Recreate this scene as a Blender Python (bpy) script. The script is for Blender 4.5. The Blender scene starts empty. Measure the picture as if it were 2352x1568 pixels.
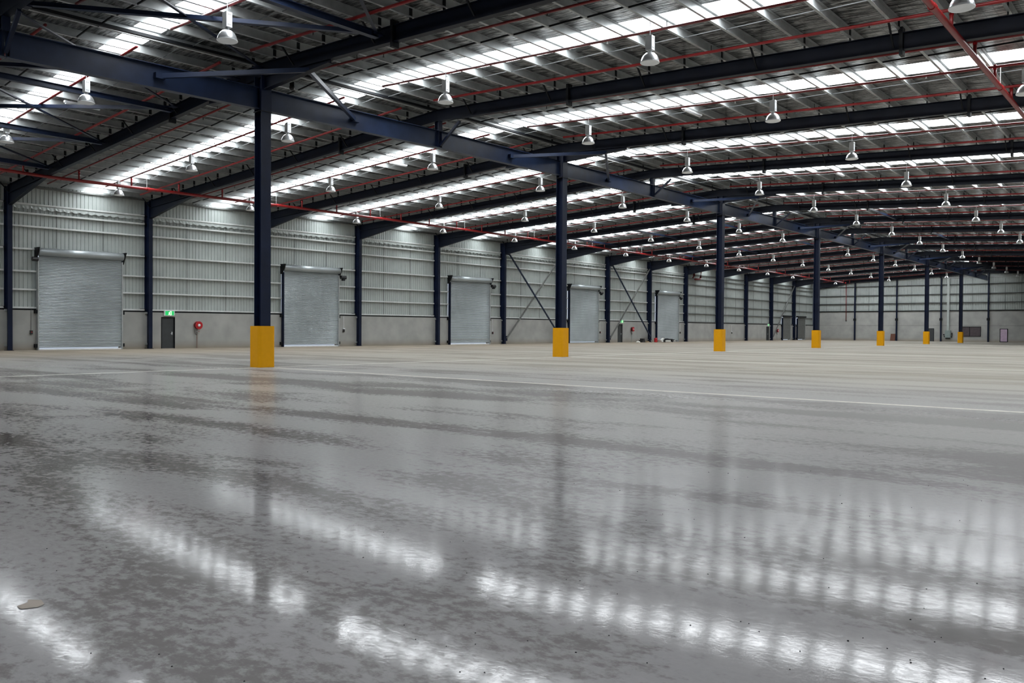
import bpy, math, random
from mathutils import Vector, Matrix
random.seed(7)
S = bpy.context.scene
COL = S.collection

# ------------------------------------------------------------------ camera, world, exposure
F_PX, YAW, PITCH, ROLL, EYE = 1906.24, 0.688793, -0.013525, 0.006614, 1.3785
cd = bpy.data.cameras.new('camera')
cam = bpy.data.objects.new('camera', cd)
COL.objects.link(cam)
cd.sensor_width = 36.0
cd.lens = F_PX / 2352 * 36.0
cd.clip_start = 0.05
cd.clip_end = 500
_c, _s = math.cos(YAW), math.sin(YAW)
fwd = Vector((-_s * math.cos(PITCH), _c * math.cos(PITCH), math.sin(PITCH)))
rgt = Vector((_c, _s, 0))
upv = rgt.cross(fwd)
R1 = rgt * math.cos(ROLL) + upv * math.sin(ROLL)
U1 = upv * math.cos(ROLL) - rgt * math.sin(ROLL)
M = Matrix((R1, U1, -fwd)).transposed().to_4x4()
M.translation = Vector((0, 0, EYE))
cam.matrix_world = M
S.camera = cam

w = bpy.data.worlds.new('world')
S.world = w
w.use_nodes = True
w.node_tree.nodes['Background'].inputs[0].default_value = (0.75, 0.85, 1.0, 1)
w.node_tree.nodes['Background'].inputs[1].default_value = 0.6
SKY_GLOW = 15.0                                   # brightness of the translucent roof sheets
S.view_settings.view_transform = 'Standard'
S.view_settings.look = 'None'
S.view_settings.gamma = 1.0
S.view_settings.use_curve_mapping = False
S.view_settings.exposure = 0.0
try:
    S.cycles.max_bounces = 6
    S.cycles.diffuse_bounces = 4
    S.cycles.glossy_bounces = 4
    S.cycles.use_denoising = True
    S.cycles.adaptive_threshold = 0.025
    S.cycles.sample_clamp_indirect = 6.0
    S.cycles.caustics_reflective = False
    S.cycles.caustics_refractive = False
except Exception:
    pass

# ------------------------------------------------------------------ building grid
# portals -1..14 along the building; y of each portal at the left wall, at the ridge columns, near the right
YW = [10.25, 18.73, 27.14, 35.91, 44.96, 54.2, 63.6, 73.11, 82.72, 92.4, 102.14, 111.94, 121.77, 131.64, 141.52, 151.4]
YR = [8.94, 17.27, 26.17, 35.38, 44.78, 54.3, 63.9, 73.55, 83.24, 92.95, 102.66, 112.37, 122.08, 131.8, 141.57, 151.37]
YE = [7.67, 16.92, 26.29, 35.79, 45.41, 54.98, 64.47, 73.92, 83.33, 92.74, 102.19, 111.71, 121.33, 131.08, 140.94, 150.83]
DW = [-0.0177, -0.0458, -0.0345, -0.0224, -0.0133, -0.0059, 0.0, 0.0048, 0.0086, 0.0116, 0.0142, 0.0163, 0.018, 0.0192, 0.0199, 0.0202]
DR = [-0.0708, -0.0452, -0.0269, -0.0147, -0.0058, 0.0008, 0.006, 0.0101, 0.0131, 0.0154, 0.0172, 0.0184, 0.0191, 0.0195, 0.0193, 0.0198]
DE = [-0.0128, -0.0276, -0.0146, -0.0014, 0.0037, 0.0059, 0.0066, 0.0065, 0.0062, 0.0057, 0.0054, 0.0053, 0.0051, 0.0039, 0.0017, -0.0004]
XW, XR, XE = 53.57, 25.81, 3.78
XRIGHT = 20.0
JBACK = -4


def _ip(A, j):
    i = j + 1
    if i < 0:
        return A[0] + (A[1] - A[0]) * i
    k = min(int(i), 14)
    return A[k] + (A[k + 1] - A[k]) * (i - k)


def _ipk(A, j):
    return _ip(A, max(j, -1.0))


def _xs(X, a, b, c):
    d = -X
    if d >= XR:
        t = (d - XR) / (XW - XR)
        return b + (a - b) * t
    t = (XR - d) / (XR - XE)
    return b + (c - b) * t


def gy(j, X):
    return _xs(X, _ip(YW, j), _ip(YR, j), _ip(YE, j))


def gk(j, X):
    X = min(X, -XE)
    return 1 + _xs(X, _ipk(DW, j), _ipk(DR, j), _ipk(DE, j))


def P(j, X, z):
    return Vector((X, gy(j, X), z * gk(j, X)))


def rtop(X):                                     # top of the rafters
    return 11.33 - (0.045 if X < -XR else 0.050) * abs(X + XR)


def PR(j, X, off):                               # point at a height above/below the rafter top
    return P(j, X, rtop(X) + off)


# ------------------------------------------------------------------ materials
def new_mat(name):
    m = bpy.data.materials.new(name)
    m.use_nodes = True
    return m, m.node_tree, m.node_tree.nodes['Principled BSDF']


def plain(name, col, rough=0.5, metal=0.0, var=0.12, scale=3.0, bump=0.0, stretch=None, emit=None, rvar=0.0, spec=0.5):
    m, nt, b = new_mat(name)
    b.inputs['Roughness'].default_value = rough
    b.inputs['Metallic'].default_value = metal
    b.inputs['Specular IOR Level'].default_value = spec
    tc = nt.nodes.new('ShaderNodeTexCoord')
    mp = nt.nodes.new('ShaderNodeMapping')
    mp.inputs['Scale'].default_value = stretch or (1, 1, 1)
    nt.links.new(tc.outputs['Object'], mp.inputs['Vector'])
    n = nt.nodes.new('ShaderNodeTexNoise')
    n.inputs['Scale'].default_value = scale
    n.inputs['Detail'].default_value = 5
    nt.links.new(mp.outputs[0], n.inputs['Vector'])
    r = nt.nodes.new('ShaderNodeValToRGB')
    r.color_ramp.elements[0].position = 0.3
    r.color_ramp.elements[1].position = 0.7
    r.color_ramp.elements[0].color = tuple(c * (1 - var) for c in col) + (1,)
    r.color_ramp.elements[1].color = tuple(min(1, c * (1 + var)) for c in col) + (1,)
    nt.links.new(n.outputs['Fac'], r.inputs['Fac'])
    nt.links.new(r.outputs['Color'], b.inputs['Base Color'])
    if rvar:
        mr = nt.nodes.new('ShaderNodeMapRange')
        mr.inputs['To Min'].default_value = rough - rvar
        mr.inputs['To Max'].default_value = rough + rvar
        nt.links.new(n.outputs['Fac'], mr.inputs['Value'])
        nt.links.new(mr.outputs[0], b.inputs['Roughness'])
    if bump:
        bm = nt.nodes.new('ShaderNodeBump')
        bm.inputs['Strength'].default_value = bump
        bm.inputs['Distance'].default_value = 0.02
        nt.links.new(n.outputs['Fac'], bm.inputs['Height'])
        nt.links.new(bm.outputs[0], b.inputs['Normal'])
    if emit:
        b.inputs['Emission Color'].default_value = emit[0] + (1,)
        b.inputs['Emission Strength'].default_value = emit[1]
    return m


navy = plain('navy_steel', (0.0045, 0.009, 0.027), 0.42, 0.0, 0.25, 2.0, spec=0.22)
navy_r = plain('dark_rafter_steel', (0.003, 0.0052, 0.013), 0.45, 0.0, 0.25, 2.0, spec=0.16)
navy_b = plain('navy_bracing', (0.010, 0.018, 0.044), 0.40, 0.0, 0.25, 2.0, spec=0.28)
black = plain('black_steel', (0.006, 0.007, 0.009), 0.5, spec=0.2)
yellow = plain('yellow_guard', (0.62, 0.285, 0.002), 0.5, 0.0, 0.03, 6.0, spec=0.15)
galv = plain('galvanised_steel', (0.40, 0.42, 0.42), 0.42, 0.35, 0.12, 4.0)
galv_dark = plain('weathered_shaded_galvanised', (0.16, 0.165, 0.16), 0.5, 0.4, 0.15, 3.0)  # also on the far girts, where its dark tone stands for shade
cladm = plain('grey_cladding', (0.41, 0.445, 0.43), 0.45, 0.15, 0.06, 1.5)
girtm = plain('galvanised_girt', (0.62, 0.64, 0.63), 0.5, 0.15, 0.1, 3.0)
shutter = plain('shutter_steel', (0.40, 0.44, 0.455), 0.38, 0.45, 0.10, 0.8, rvar=0.05)
redp = plain('red_pipe', (0.21, 0.007, 0.008), 0.36, 0.0, 0.15, 4.0)
redreel = plain('red_reel', (0.42, 0.006, 0.012), 0.35)
whitep = plain('white_enamel', (0.86, 0.88, 0.90), 0.4, 0.0, 0.05)
alum = plain('spun_aluminium', (0.80, 0.82, 0.84), 0.28, 0.75, 0.05)
glass_l = plain('lamp_lens', (0.30, 0.33, 0.31), 0.25, 0.0, 0.05)
doorm = plain('grey_door_paint', (0.035, 0.040, 0.042), 0.5)
plastic = plain('black_plastic', (0.012, 0.012, 0.014), 0.45)
brown = plain('brown_board', (0.095, 0.030, 0.012), 0.7)
pink = plain('pale_door_panel', (0.50, 0.38, 0.50), 0.3)
tinted = plain('tinted_glass', (0.075, 0.060, 0.066), 0.25)
boxgreen = plain('grey_green_enamel', (0.20, 0.25, 0.24), 0.45)
kartw = plain('white_plastic', (0.70, 0.70, 0.66), 0.4)
green_e = plain('green_lit_sign', (0.01, 0.35, 0.09), 0.4, emit=((0.01, 0.42, 0.10), 0.9))
white_e = plain('white_lit_sign', (0.8, 0.9, 0.7), 0.4, emit=((0.75, 1.0, 0.65), 1.6))
filler = plain('joint_filler', (0.60, 0.575, 0.51), 0.6, 0.0, 0.1)
rubber = plain('black_rubber', (0.012, 0.012, 0.012), 0.7)
coat = plain('peeled_coating', (0.20, 0.17, 0.145), 0.8)

# precast concrete with dust rising from the floor
precast, nt, b = new_mat('precast_concrete')
b.inputs['Roughness'].default_value = 0.8
tc = nt.nodes.new('ShaderNodeTexCoord')
n1 = nt.nodes.new('ShaderNodeTexNoise'); n1.inputs['Scale'].default_value = 0.9; n1.inputs['Detail'].default_value = 6
nt.links.new(tc.outputs['Object'], n1.inputs['Vector'])
r1 = nt.nodes.new('ShaderNodeValToRGB')
r1.color_ramp.elements[0].position = 0.3; r1.color_ramp.elements[1].position = 0.72
r1.color_ramp.elements[0].color = (0.30, 0.305, 0.29, 1); r1.color_ramp.elements[1].color = (0.385, 0.385, 0.365, 1)
nt.links.new(n1.outputs['Fac'], r1.inputs['Fac'])
sx = nt.nodes.new('ShaderNodeSeparateXYZ'); nt.links.new(tc.outputs['Object'], sx.inputs[0])
mr = nt.nodes.new('ShaderNodeMapRange')
mr.inputs['From Min'].default_value = 0.0; mr.inputs['From Max'].default_value = 0.55
mr.inputs['To Min'].default_value = 0.75; mr.inputs['To Max'].default_value = 0.0
nt.links.new(sx.outputs['Z'], mr.inputs['Value'])
mx = nt.nodes.new('ShaderNodeMixRGB'); mx.inputs['Color2'].default_value = (0.26, 0.215, 0.155, 1)
nt.links.new(mr.outputs[0], mx.inputs['Fac']); nt.links.new(r1.outputs[0], mx.inputs['Color1'])
nt.links.new(mx.outputs[0], b.inputs['Base Color'])

# reflective foil insulation under the roof sheets: crinkled, with darker creases
foil, nt, b = new_mat('roof_foil')
b.inputs['Metallic'].default_value = 0.85
tc = nt.nodes.new('ShaderNodeTexCoord')
mp = nt.nodes.new('ShaderNodeMapping'); mp.inputs['Scale'].default_value = (0.8, 5.0, 1)
nt.links.new(tc.outputs['Object'], mp.inputs['Vector'])
n1 = nt.nodes.new('ShaderNodeTexNoise'); n1.inputs['Scale'].default_value = 2.2; n1.inputs['Detail'].default_value = 7; n1.inputs['Distortion'].default_value = 0.6
nt.links.new(mp.outputs[0], n1.inputs['Vector'])
r1 = nt.nodes.new('ShaderNodeValToRGB')
r1.color_ramp.elements[0].position = 0.40; r1.color_ramp.elements[1].position = 0.66
r1.color_ramp.elements[0].color = (0.022, 0.023, 0.023, 1); r1.color_ramp.elements[1].color = (0.60, 0.60, 0.60, 1)
nt.links.new(n1.outputs['Fac'], r1.inputs['Fac'])
# wire mesh squares
br = nt.nodes.new('ShaderNodeTexBrick')
br.offset = 0.0; br.inputs['Scale'].default_value = 1.0
br.inputs['Mortar Size'].default_value = 0.012; br.inputs['Brick Width'].default_value = 0.30; br.inputs['Row Height'].default_value = 0.30
br.inputs['Color1'].default_value = (1, 1, 1, 1); br.inputs['Color2'].default_value = (1, 1, 1, 1); br.inputs['Mortar'].default_value = (0.35, 0.35, 0.35, 1)
nt.links.new(tc.outputs['Object'], br.inputs['Vector'])
mx = nt.nodes.new('ShaderNodeMixRGB'); mx.blend_type = 'MULTIPLY'; mx.inputs['Fac'].default_value = 0.8
nt.links.new(r1.outputs[0], mx.inputs['Color1']); nt.links.new(br.outputs['Color'], mx.inputs['Color2'])
nt.links.new(mx.outputs[0], b.inputs['Base Color'])
b.inputs['Roughness'].default_value = 0.27
bp = nt.nodes.new('ShaderNodeBump'); bp.inputs['Strength'].default_value = 1.0; bp.inputs['Distance'].default_value = 0.12
nt.links.new(n1.outputs['Fac'], bp.inputs['Height']); nt.links.new(bp.outputs[0], b.inputs['Normal'])

# translucent roof sheet, lit by the sky above it
skylit, nt, b = new_mat('translucent_roof_sheet')
b.inputs['Base Color'].default_value = (0.8, 0.85, 0.85, 1)
b.inputs['Emission Color'].default_value = (0.93, 0.97, 1.0, 1)
b.inputs['Emission Strength'].default_value = SKY_GLOW

# polished, stained concrete floor
floorm, nt, b = new_mat('polished_concrete')
N, L = nt.nodes.new, nt.links.new
tc = N('ShaderNodeTexCoord')


def noise(scale, detail, sxyz=(1, 1, 1), dist=0.0, rough=0.5, rot=0.0):
    mp = N('ShaderNodeMapping'); mp.inputs['Scale'].default_value = sxyz; mp.inputs['Rotation'].default_value = (0, 0, rot)
    L(tc.outputs['Object'], mp.inputs['Vector'])
    n = N('ShaderNodeTexNoise'); n.inputs['Scale'].default_value = scale; n.inputs['Detail'].default_value = detail
    n.inputs['Distortion'].default_value = dist; n.inputs['Roughness'].default_value = rough
    L(mp.outputs[0], n.inputs['Vector'])
    return n.outputs['Fac']


def ramp(fac, p0, p1, a=0.0, bb=1.0):
    m_ = N('ShaderNodeMapRange'); m_.interpolation_type = 'SMOOTHSTEP'
    m_.inputs['From Min'].default_value = p0; m_.inputs['From Max'].default_value = p1
    m_.inputs['To Min'].default_value = a; m_.inputs['To Max'].default_value = bb
    L(fac, m_.inputs['Value']); return m_.outputs[0]


def math_(op, x, y):
    m_ = N('ShaderNodeMath'); m_.operation = op
    for i, v in enumerate((x, y)):
        if isinstance(v, (int, float)): m_.inputs[i].default_value = v
        else: L(v, m_.inputs[i])
    return m_.outputs[0]


def mixc(fac, c1, c2):
    m_ = N('ShaderNodeMixRGB')
    L(fac, m_.inputs['Fac'])
    for k, v in (('Color1', c1), ('Color2', c2)):
        if isinstance(v, tuple): m_.inputs[k].default_value = v + (1,)
        else: L(v, m_.inputs[k])
    return m_.outputs[0]


big = noise(0.12, 3, (1, 1, 1), 0.5)
bands = noise(0.55, 3, (0.10, 1.0, 1), 0.5, 0.5, 0.05)
blot = noise(0.55, 5, (0.45, 1.0, 1), 0.6, 0.6)
speck = noise(13.0, 6, (0.7, 1, 1), 0.15, 0.7)
fine = noise(38.0, 3)
dark = math_('ADD', math_('MULTIPLY', bands, 0.50), math_('MULTIPLY', blot, 0.50))
dark = math_('ADD', dark, math_('MULTIPLY', math_('SUBTRACT', speck, 0.5), 0.42))
dark = ramp(dark, 0.44, 0.525, 1.0, 0.0)
colr = mixc(ramp(big, 0.35, 0.65), (0.135, 0.129, 0.130), (0.180, 0.173, 0.172))
sp = N('ShaderNodeSeparateXYZ'); L(tc.outputs['Object'], sp.inputs[0])
far = ramp(sp.outputs['Y'], 9.0, 30.0)          # the far, dusty part of the floor
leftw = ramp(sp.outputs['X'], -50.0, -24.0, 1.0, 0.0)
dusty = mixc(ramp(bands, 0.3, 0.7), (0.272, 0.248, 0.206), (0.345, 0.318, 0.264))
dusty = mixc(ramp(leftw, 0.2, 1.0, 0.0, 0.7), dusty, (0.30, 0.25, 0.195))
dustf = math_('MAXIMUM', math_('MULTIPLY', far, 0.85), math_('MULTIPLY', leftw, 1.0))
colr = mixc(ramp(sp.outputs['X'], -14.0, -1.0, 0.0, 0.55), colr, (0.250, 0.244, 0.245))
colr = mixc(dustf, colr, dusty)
paler = ramp(math_('SUBTRACT', sp.outputs['Y'], math_('MULTIPLY', sp.outputs['X'], 0.30)), 5.0, 16.0)  # floor colour grows paler with distance from the camera
colr = mixc(math_('MULTIPLY', paler, math_('SUBTRACT', 1.0, dustf)), colr, (0.33, 0.32, 0.305))
stain = math_('MULTIPLY', math_('MULTIPLY', dark, ramp(sp.outputs['X'], -13.0, -2.0, 1.0, 0.5)), math_('SUBTRACT', 0.97, math_('MULTIPLY', dustf, 0.76)))
stain = math_('MULTIPLY', stain, ramp(paler, 0.0, 1.0, 1.0, 0.62))
colr = mixc(stain, colr, (0.042, 0.035, 0.031))
colr = mixc(ramp(fine, 0.2, 0.8, 0.0, 0.10), colr, (0.12, 0.115, 0.11))
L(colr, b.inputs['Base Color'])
# the polish is strongest near the camera; a film of dust dulls the polish further away
dulled = ramp(math_('ADD', math_('SUBTRACT', sp.outputs['Y'], math_('MULTIPLY', sp.outputs['X'], 0.55)), math_('MULTIPLY', math_('SUBTRACT', blot, 0.5), 8.0)), 1.0, 13.0)
ro = ramp(speck, 0.35, 0.65, 0.022, 0.050)
ro = math_('ADD', ro, math_('MULTIPLY', dark, 0.02))
ro = math_('ADD', ro, math_('MULTIPLY', dulled, 0.13))
ro = math_('ADD', ro, math_('MULTIPLY', dustf, 0.50))
pol = math_('MULTIPLY', ramp(dulled, 0.0, 1.0, 0.17, 0.015), math_('SUBTRACT', 1.0, math_('MULTIPLY', dark, 0.45)))
pol = math_('MULTIPLY', pol, ramp(noise(24.0, 4, (0.6, 1.0, 1), 0.2, 0.7), 0.42, 0.60, 0.45, 1.25))
L(pol, b.inputs['Specular IOR Level'])
L(ro, b.inputs['Roughness'])
b.inputs['IOR'].default_value = 1.5
bp = N('ShaderNodeBump'); bp.inputs['Strength'].default_value = 0.08; bp.inputs['Distance'].default_value = 0.005
L(math_('ADD', math_('MULTIPLY', speck, 0.55), math_('MULTIPLY', fine, 0.22)), bp.inputs['Height']); L(bp.outputs[0], b.inputs['Normal'])


# ------------------------------------------------------------------ mesh helpers
class MB:
    def __init__(s):
        s.v = []; s.f = []

    def poly(s, pts, faces):
        n = len(s.v); s.v += [Vector(p) for p in pts]
        s.f += [tuple(n + i for i in f) for f in faces]
        return s

    def box8(s, a):                              # 8 corners: bottom ring then top ring
        return s.poly(a, [(3, 2, 1, 0), (4, 5, 6, 7), (0, 1, 5, 4), (1, 2, 6, 5), (2, 3, 7, 6), (3, 0, 4, 7)])

    def box(s, x0, x1, y0, y1, z0, z1):
        return s.box8([(x0, y0, z0), (x1, y0, z0), (x1, y1, z0), (x0, y1, z0), (x0, y0, z1), (x1, y0, z1), (x1, y1, z1), (x0, y1, z1)])

    def sweep(s, prof, p0, p1, up=(0, 0, 1), cap=True):
        p0 = Vector(p0); p1 = Vector(p1)
        d = (p1 - p0).normalized()
        sd = d.cross(Vector(up)).normalized(); u = sd.cross(d)
        k = len(prof)
        a = [p0 + sd * x + u * y for x, y in prof]; c = [p1 + sd * x + u * y for x, y in prof]
        fs = [(i, (i + 1) % k, k + (i + 1) % k, k + i) for i in range(k)]
        if cap: fs += [tuple(range(k - 1, -1, -1)), tuple(range(k, 2 * k))]
        return s.poly(a + c, fs)

    def tube(s, pts, r, n=8, cap=True):
        pts = [Vector(p) for p in pts]
        rings = []
        for i, p in enumerate(pts):
            d = (pts[min(i + 1, len(pts) - 1)] - pts[max(i - 1, 0)]).normalized()
            a = Vector((0, 0, 1)) if abs(d.z) < 0.9 else Vector((1, 0, 0))
            sd = d.cross(a).normalized(); u = sd.cross(d)
            rings.append([p + (sd * math.cos(t * 2 * math.pi / n) + u * math.sin(t * 2 * math.pi / n)) * r for t in range(n)])
        fs = []
        for i in range(len(rings) - 1):
            for t in range(n):
                fs.append((i * n + t, i * n + (t + 1) % n, (i + 1) * n + (t + 1) % n, (i + 1) * n + t))
        if cap: fs += [tuple(range(n - 1, -1, -1)), tuple((len(rings) - 1) * n + t for t in range(n))]
        return s.poly([q for r_ in rings for q in r_], fs)

    def lathe(s, prof, c=(0, 0, 0), n=20, axis='z'):
        pts = []
        for r, z in prof:
            for t in range(n):
                a = 2 * math.pi * t / n
                x, y = r * math.cos(a), r * math.sin(a)
                q = (x, y, z) if axis == 'z' else (z, x, y)
                pts.append(Vector(c) + Vector(q))
        k = len(prof)
        fs = [(i * n + t, i * n + (t + 1) % n, (i + 1) * n + (t + 1) % n, (i + 1) * n + t) for i in range(k - 1) for t in range(n)]
        if prof[0][0] > 1e-4: fs.append(tuple(range(n - 1, -1, -1)))
        if prof[-1][0] > 1e-4: fs.append(tuple((k - 1) * n + t for t in range(n)))
        return s.poly(pts, fs)


def I_prof(h, b, tf=0.02, tw=0.012, top=0.0):
    # top flange upper face at y = top
    y1, y0 = top, top - h
    return [(-b / 2, y0), (b / 2, y0), (b / 2, y0 + tf), (tw / 2, y0 + tf), (tw / 2, y1 - tf), (b / 2, y1 - tf), (b / 2, y1), (-b / 2, y1), (-b / 2, y1 - tf), (-tw / 2, y1 - tf), (-tw / 2, y0 + tf), (-b / 2, y0 + tf)]


def C_prof(h, b, t=0.012, top=0.0):
    y1, y0 = top, top - h
    return [(0, y0), (b, y0), (b, y0 + t + 0.02), (b - t, y0 + t + 0.02), (b - t, y0 + t), (t, y0 + t), (t, y1 - t), (b, y1 - t), (b, y1), (0, y1)]


RECT = lambda a, h: [(-a / 2, -h / 2), (a / 2, -h / 2), (a / 2, h / 2), (-a / 2, h / 2)]


def smooth_mesh(me, on):
    if on: me.polygons.foreach_set('use_smooth', [True] * len(me.polygons))


WLOC = {}


def obj(name, mb, mat, parent=None, loc=None, kind=None, label=None, smooth=False):
    """links mb (world coordinates) as one mesh object, its origin at loc or the parent's place"""
    pl = WLOC[parent.name] if parent is not None else Vector((0, 0, 0))
    o0 = Vector(loc) if loc is not None else pl
    me = bpy.data.meshes.new(name)
    me.from_pydata([tuple(v - o0) for v in mb.v], [], mb.f)
    smooth_mesh(me, smooth)
    me.materials.append(mat)
    o = bpy.data.objects.new(name, me)
    COL.objects.link(o)
    WLOC[o.name] = o0.copy()
    if parent is not None:
        o.parent = parent
        o.location = o0 - pl
    else:
        o.location = o0
    if kind: o['kind'] = kind
    if label: o['label'] = label
    return o


def tag(o, label, cat, group=None):
    o['label'] = label; o['category'] = cat
    if group: o['group'] = group
    return o


def thing(name, loc, label, cat, group=None):
    o = bpy.data.objects.new(name, None)
    o.empty_display_size = 0.2
    COL.objects.link(o); o.location = loc; WLOC[o.name] = Vector(loc)
    return tag(o, label, cat, group)


def struct(name, loc=(0, 0, 0)):
    o = bpy.data.objects.new(name, None); COL.objects.link(o); o.location = loc; o['kind'] = 'structure'; WLOC[o.name] = Vector(loc)
    return o


def copy_part(src, parent):
    c = src.copy(); COL.objects.link(c); c.parent = parent
    for ch in src.children: copy_part(ch, c)
    return c


def copy_thing(src, loc, label, rotz=None):
    c = src.copy(); COL.objects.link(c); c.location = loc; c['label'] = label
    if rotz is not None: c.rotation_euler = (0, 0, rotz)
    for ch in src.children: copy_part(ch, c)
    return c


ORD = ['first', 'second', 'third', 'fourth', 'fifth', 'sixth', 'seventh', 'eighth', 'ninth', 'tenth', 'eleventh', 'twelfth', 'thirteenth', 'fourteenth', 'fifteenth', 'sixteenth', 'seventeenth', 'eighteenth', 'nineteenth', 'twentieth']

# ------------------------------------------------------------------ floor: slabs with strips of pale filler between them
fb = MB()
fb.box(-56, XRIGHT + 2, -24, 155, -0.30, -0.02)
floor = obj('floor', fb, filler, kind='structure')
xb = [-54.4, -25.5, XRIGHT + 1]
jb = [-4, -2, 0, 2, 4, 6, 8, 10, 12, 14.2]
G = 0.03
for a in range(2):
    for k in range(len(jb) - 1):
        x0, x1 = xb[a] + G, xb[a + 1] - G
        q = []
        for (xx, jj, e) in ((x0, jb[k], G), (x1, jb[k], G), (x1, jb[k + 1], -G), (x0, jb[k + 1], -G)):
            q.append(Vector((xx, gy(jj, xx) + e, 0)))
        mb = MB().box8([(p.x, p.y, -0.019) for p in q] + [(p.x, p.y, 0.0) for p in q])
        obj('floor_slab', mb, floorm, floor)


def strip(p0, p1, wd):
    return MB().sweep([(-wd / 2, 0.0), (wd / 2, 0.0), (wd / 2, 0.003), (-wd / 2, 0.003)], p0, p1)


for k, jj in enumerate(jb[1:-1]):
    x0, x1 = (-25.1, XRIGHT) if jj >= 0 else (-25.3, XRIGHT)
    obj('joint_strip', strip((x0, gy(jj, x0), 0), (x1, gy(jj, x1), 0), 0.13), filler, floor)
    j2 = jb[k + 2]
    obj('joint_strip', strip((-25.5, gy(jj, -25.5) + 0.45, 0), (-25.5, gy(j2, -25.5) - 0.45, 0), 0.12), filler, floor)
# worn patch of coating in the near left corner of the picture
pf = MB().poly([(-4.42, 1.595, 0.003), (-4.405, 1.60, 0.003), (-4.375, 1.66, 0.003), (-4.40, 1.70, 0.003), (-4.475, 1.715, 0.003), (-4.535, 1.675, 0.003), (-4.49, 1.655, 0.003), (-4.47, 1.60, 0.003)], [tuple(range(8))])
obj('peeled_patch', pf, coat, floor, label='pale brown patch of peeled coating')

# ------------------------------------------------------------------ roof: foil, purlins, skylights
PUR = []
x = -26.49
while x > -53.3: PUR.append(x); x -= 1.4
x = -25.11
while x < XRIGHT: PUR.append(x); x += 1.4
PUR.sort()
XL = -54.2
ceiling = struct('ceiling')
EDGE = [XL] + PUR + [XRIGHT + 1]
SK0, SK1 = 0.52, 0.665


def sk(j):                                        # skylight limits inside bay j
    return (SK0 - 0.05, SK1 - 0.085) if j < 0 else (SK0, SK1)


fm = {'a': MB(), 'b': MB()}
XN = [XL, -47, -40, -33, -XR, -19, -12, -5, 2, 9, XRIGHT + 1]
for j in range(JBACK, 14):
    s0, s1 = sk(j)
    for (a, c) in ((j, j + s0), (j + s1, j + 1)):
        mb = MB()
        for i in range(len(XN) - 1):
            q = [PR(a, XN[i], 0.41), PR(a, XN[i + 1], 0.41), PR(c, XN[i + 1], 0.41), PR(c, XN[i], 0.41)]
            mb.box8([p for p in q] + [p + Vector((0, 0, 0.06)) for p in q])
        obj('roof_blanket', mb, foil, ceiling)
mb = MB()
for i in range(len(XN) - 1):
    q = [PR(14, XN[i], 0.41), PR(14, XN[i + 1], 0.41), PR(14.4, XN[i + 1], 0.41), PR(14.4, XN[i], 0.41)]
    mb.box8([p for p in q] + [p + Vector((0, 0, 0.06)) for p in q])
obj('roof_blanket', mb, foil, ceiling)

# skylight strips, one window per bay, a pane between each pair of purlins
wn = 0
for j in range(JBACK, 14):
    wn += 1
    win = struct('window_%d' % wn)
    s0, s1 = sk(j)
    rest = MB(); dark = MB()
    for i in range(0, len(EDGE) - 1):
        x0, x1 = EDGE[i] + 0.035, EDGE[i + 1] - 0.035
        q = [PR(j + s0, x0, 0.43), PR(j + s0, x1, 0.43), PR(j + s1, x1, 0.43), PR(j + s1, x0, 0.43)]
        bx = [p for p in q] + [p + Vector((0, 0, 0.02)) for p in q]
        if j >= 10 and x0 > -24.5:
            dark.box8(bx)
        elif -1 <= j <= 9 and x0 < 0:
            obj('pane', MB().box8(bx), skylit, win)
        else:
            rest.box8(bx)
    if dark.v: obj('blanket_infill', dark, foil, win)
    if rest.v: obj('pane_rest', rest, skylit, win, kind='stuff')
    # opaque cap over the purlin lines, so that no sky shows between the panes
    cap = MB()
    q = []
    for i in range(len(XN) - 1):
        q = [PR(j + s0, XN[i], 0.47), PR(j + s0, XN[i + 1], 0.47), PR(j + s1, XN[i + 1], 0.47), PR(j + s1, XN[i], 0.47)]
        cap.box8([p for p in q] + [p + Vector((0, 0, 0.02)) for p in q])
    obj('frame', cap, galv, win)

# purlins
cnt = 0
rest = MB()
prof = C_prof(0.30, 0.085, 0.010, 0.40)
for j in range(JBACK, 14):
    for X in PUR:
        a, c = PR(j, X, 0), PR(j + 1, X, 0)
        if -1 <= j <= 8 and X < 3 - j * 0.9 and cnt < 298 and (j < 5 or X < -4 - j * 1.5):
            obj('purlin', MB().sweep(prof, a, c), galv, ceiling); cnt += 1
        else:
            rest.sweep(prof, a, c)
obj('purlin_rest', rest, galv, ceiling, kind='stuff')

for j in range(-2, 14):
    obj('ridge_strut', MB().sweep(RECT(0.12, 0.10), PR(j, -26.15, 0.10), PR(j + 1, -26.15, 0.10)), black, ceiling)

# bridging between the purlins: dark row in the near third of a bay, bright row in the far third
rest = MB(); rest2 = MB(); n1 = 0
for j in range(-2, 14):
    for i in range(len(PUR) - 1):
        if i % 2 and j > 3: pass
        x0, x1 = PUR[i] + 0.05, PUR[i + 1] - 0.05
        if x0 > 2: continue
        dj = 0.337 if x0 > -26.5 else 0.324
        lj = 0.695 if x0 > -26.5 else 0.67
        a, c = PR(j + dj, x0, 0.13), PR(j + dj, x1, 0.17)
        if 0 <= j <= 2 and n1 < 290:
            obj('bridging_bar', MB().sweep(RECT(0.03, 0.05), a, c), black, ceiling); n1 += 1
        else: rest.sweep(RECT(0.03, 0.05), a, c)
        a, c = PR(j + lj, x0, 0.13), PR(j + lj, x1, 0.17)
        if 0 <= j <= 2 and n1 < 290:
            obj('bridging_bar', MB().sweep(RECT(0.014, 0.022), a, c), doorm, ceiling); n1 += 1
        else: rest2.sweep(RECT(0.014, 0.022), a, c)
obj('bridging_rest', rest, black, ceiling, kind='stuff')
obj('bridging_rest', rest2, doorm, ceiling, kind='stuff')

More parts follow.
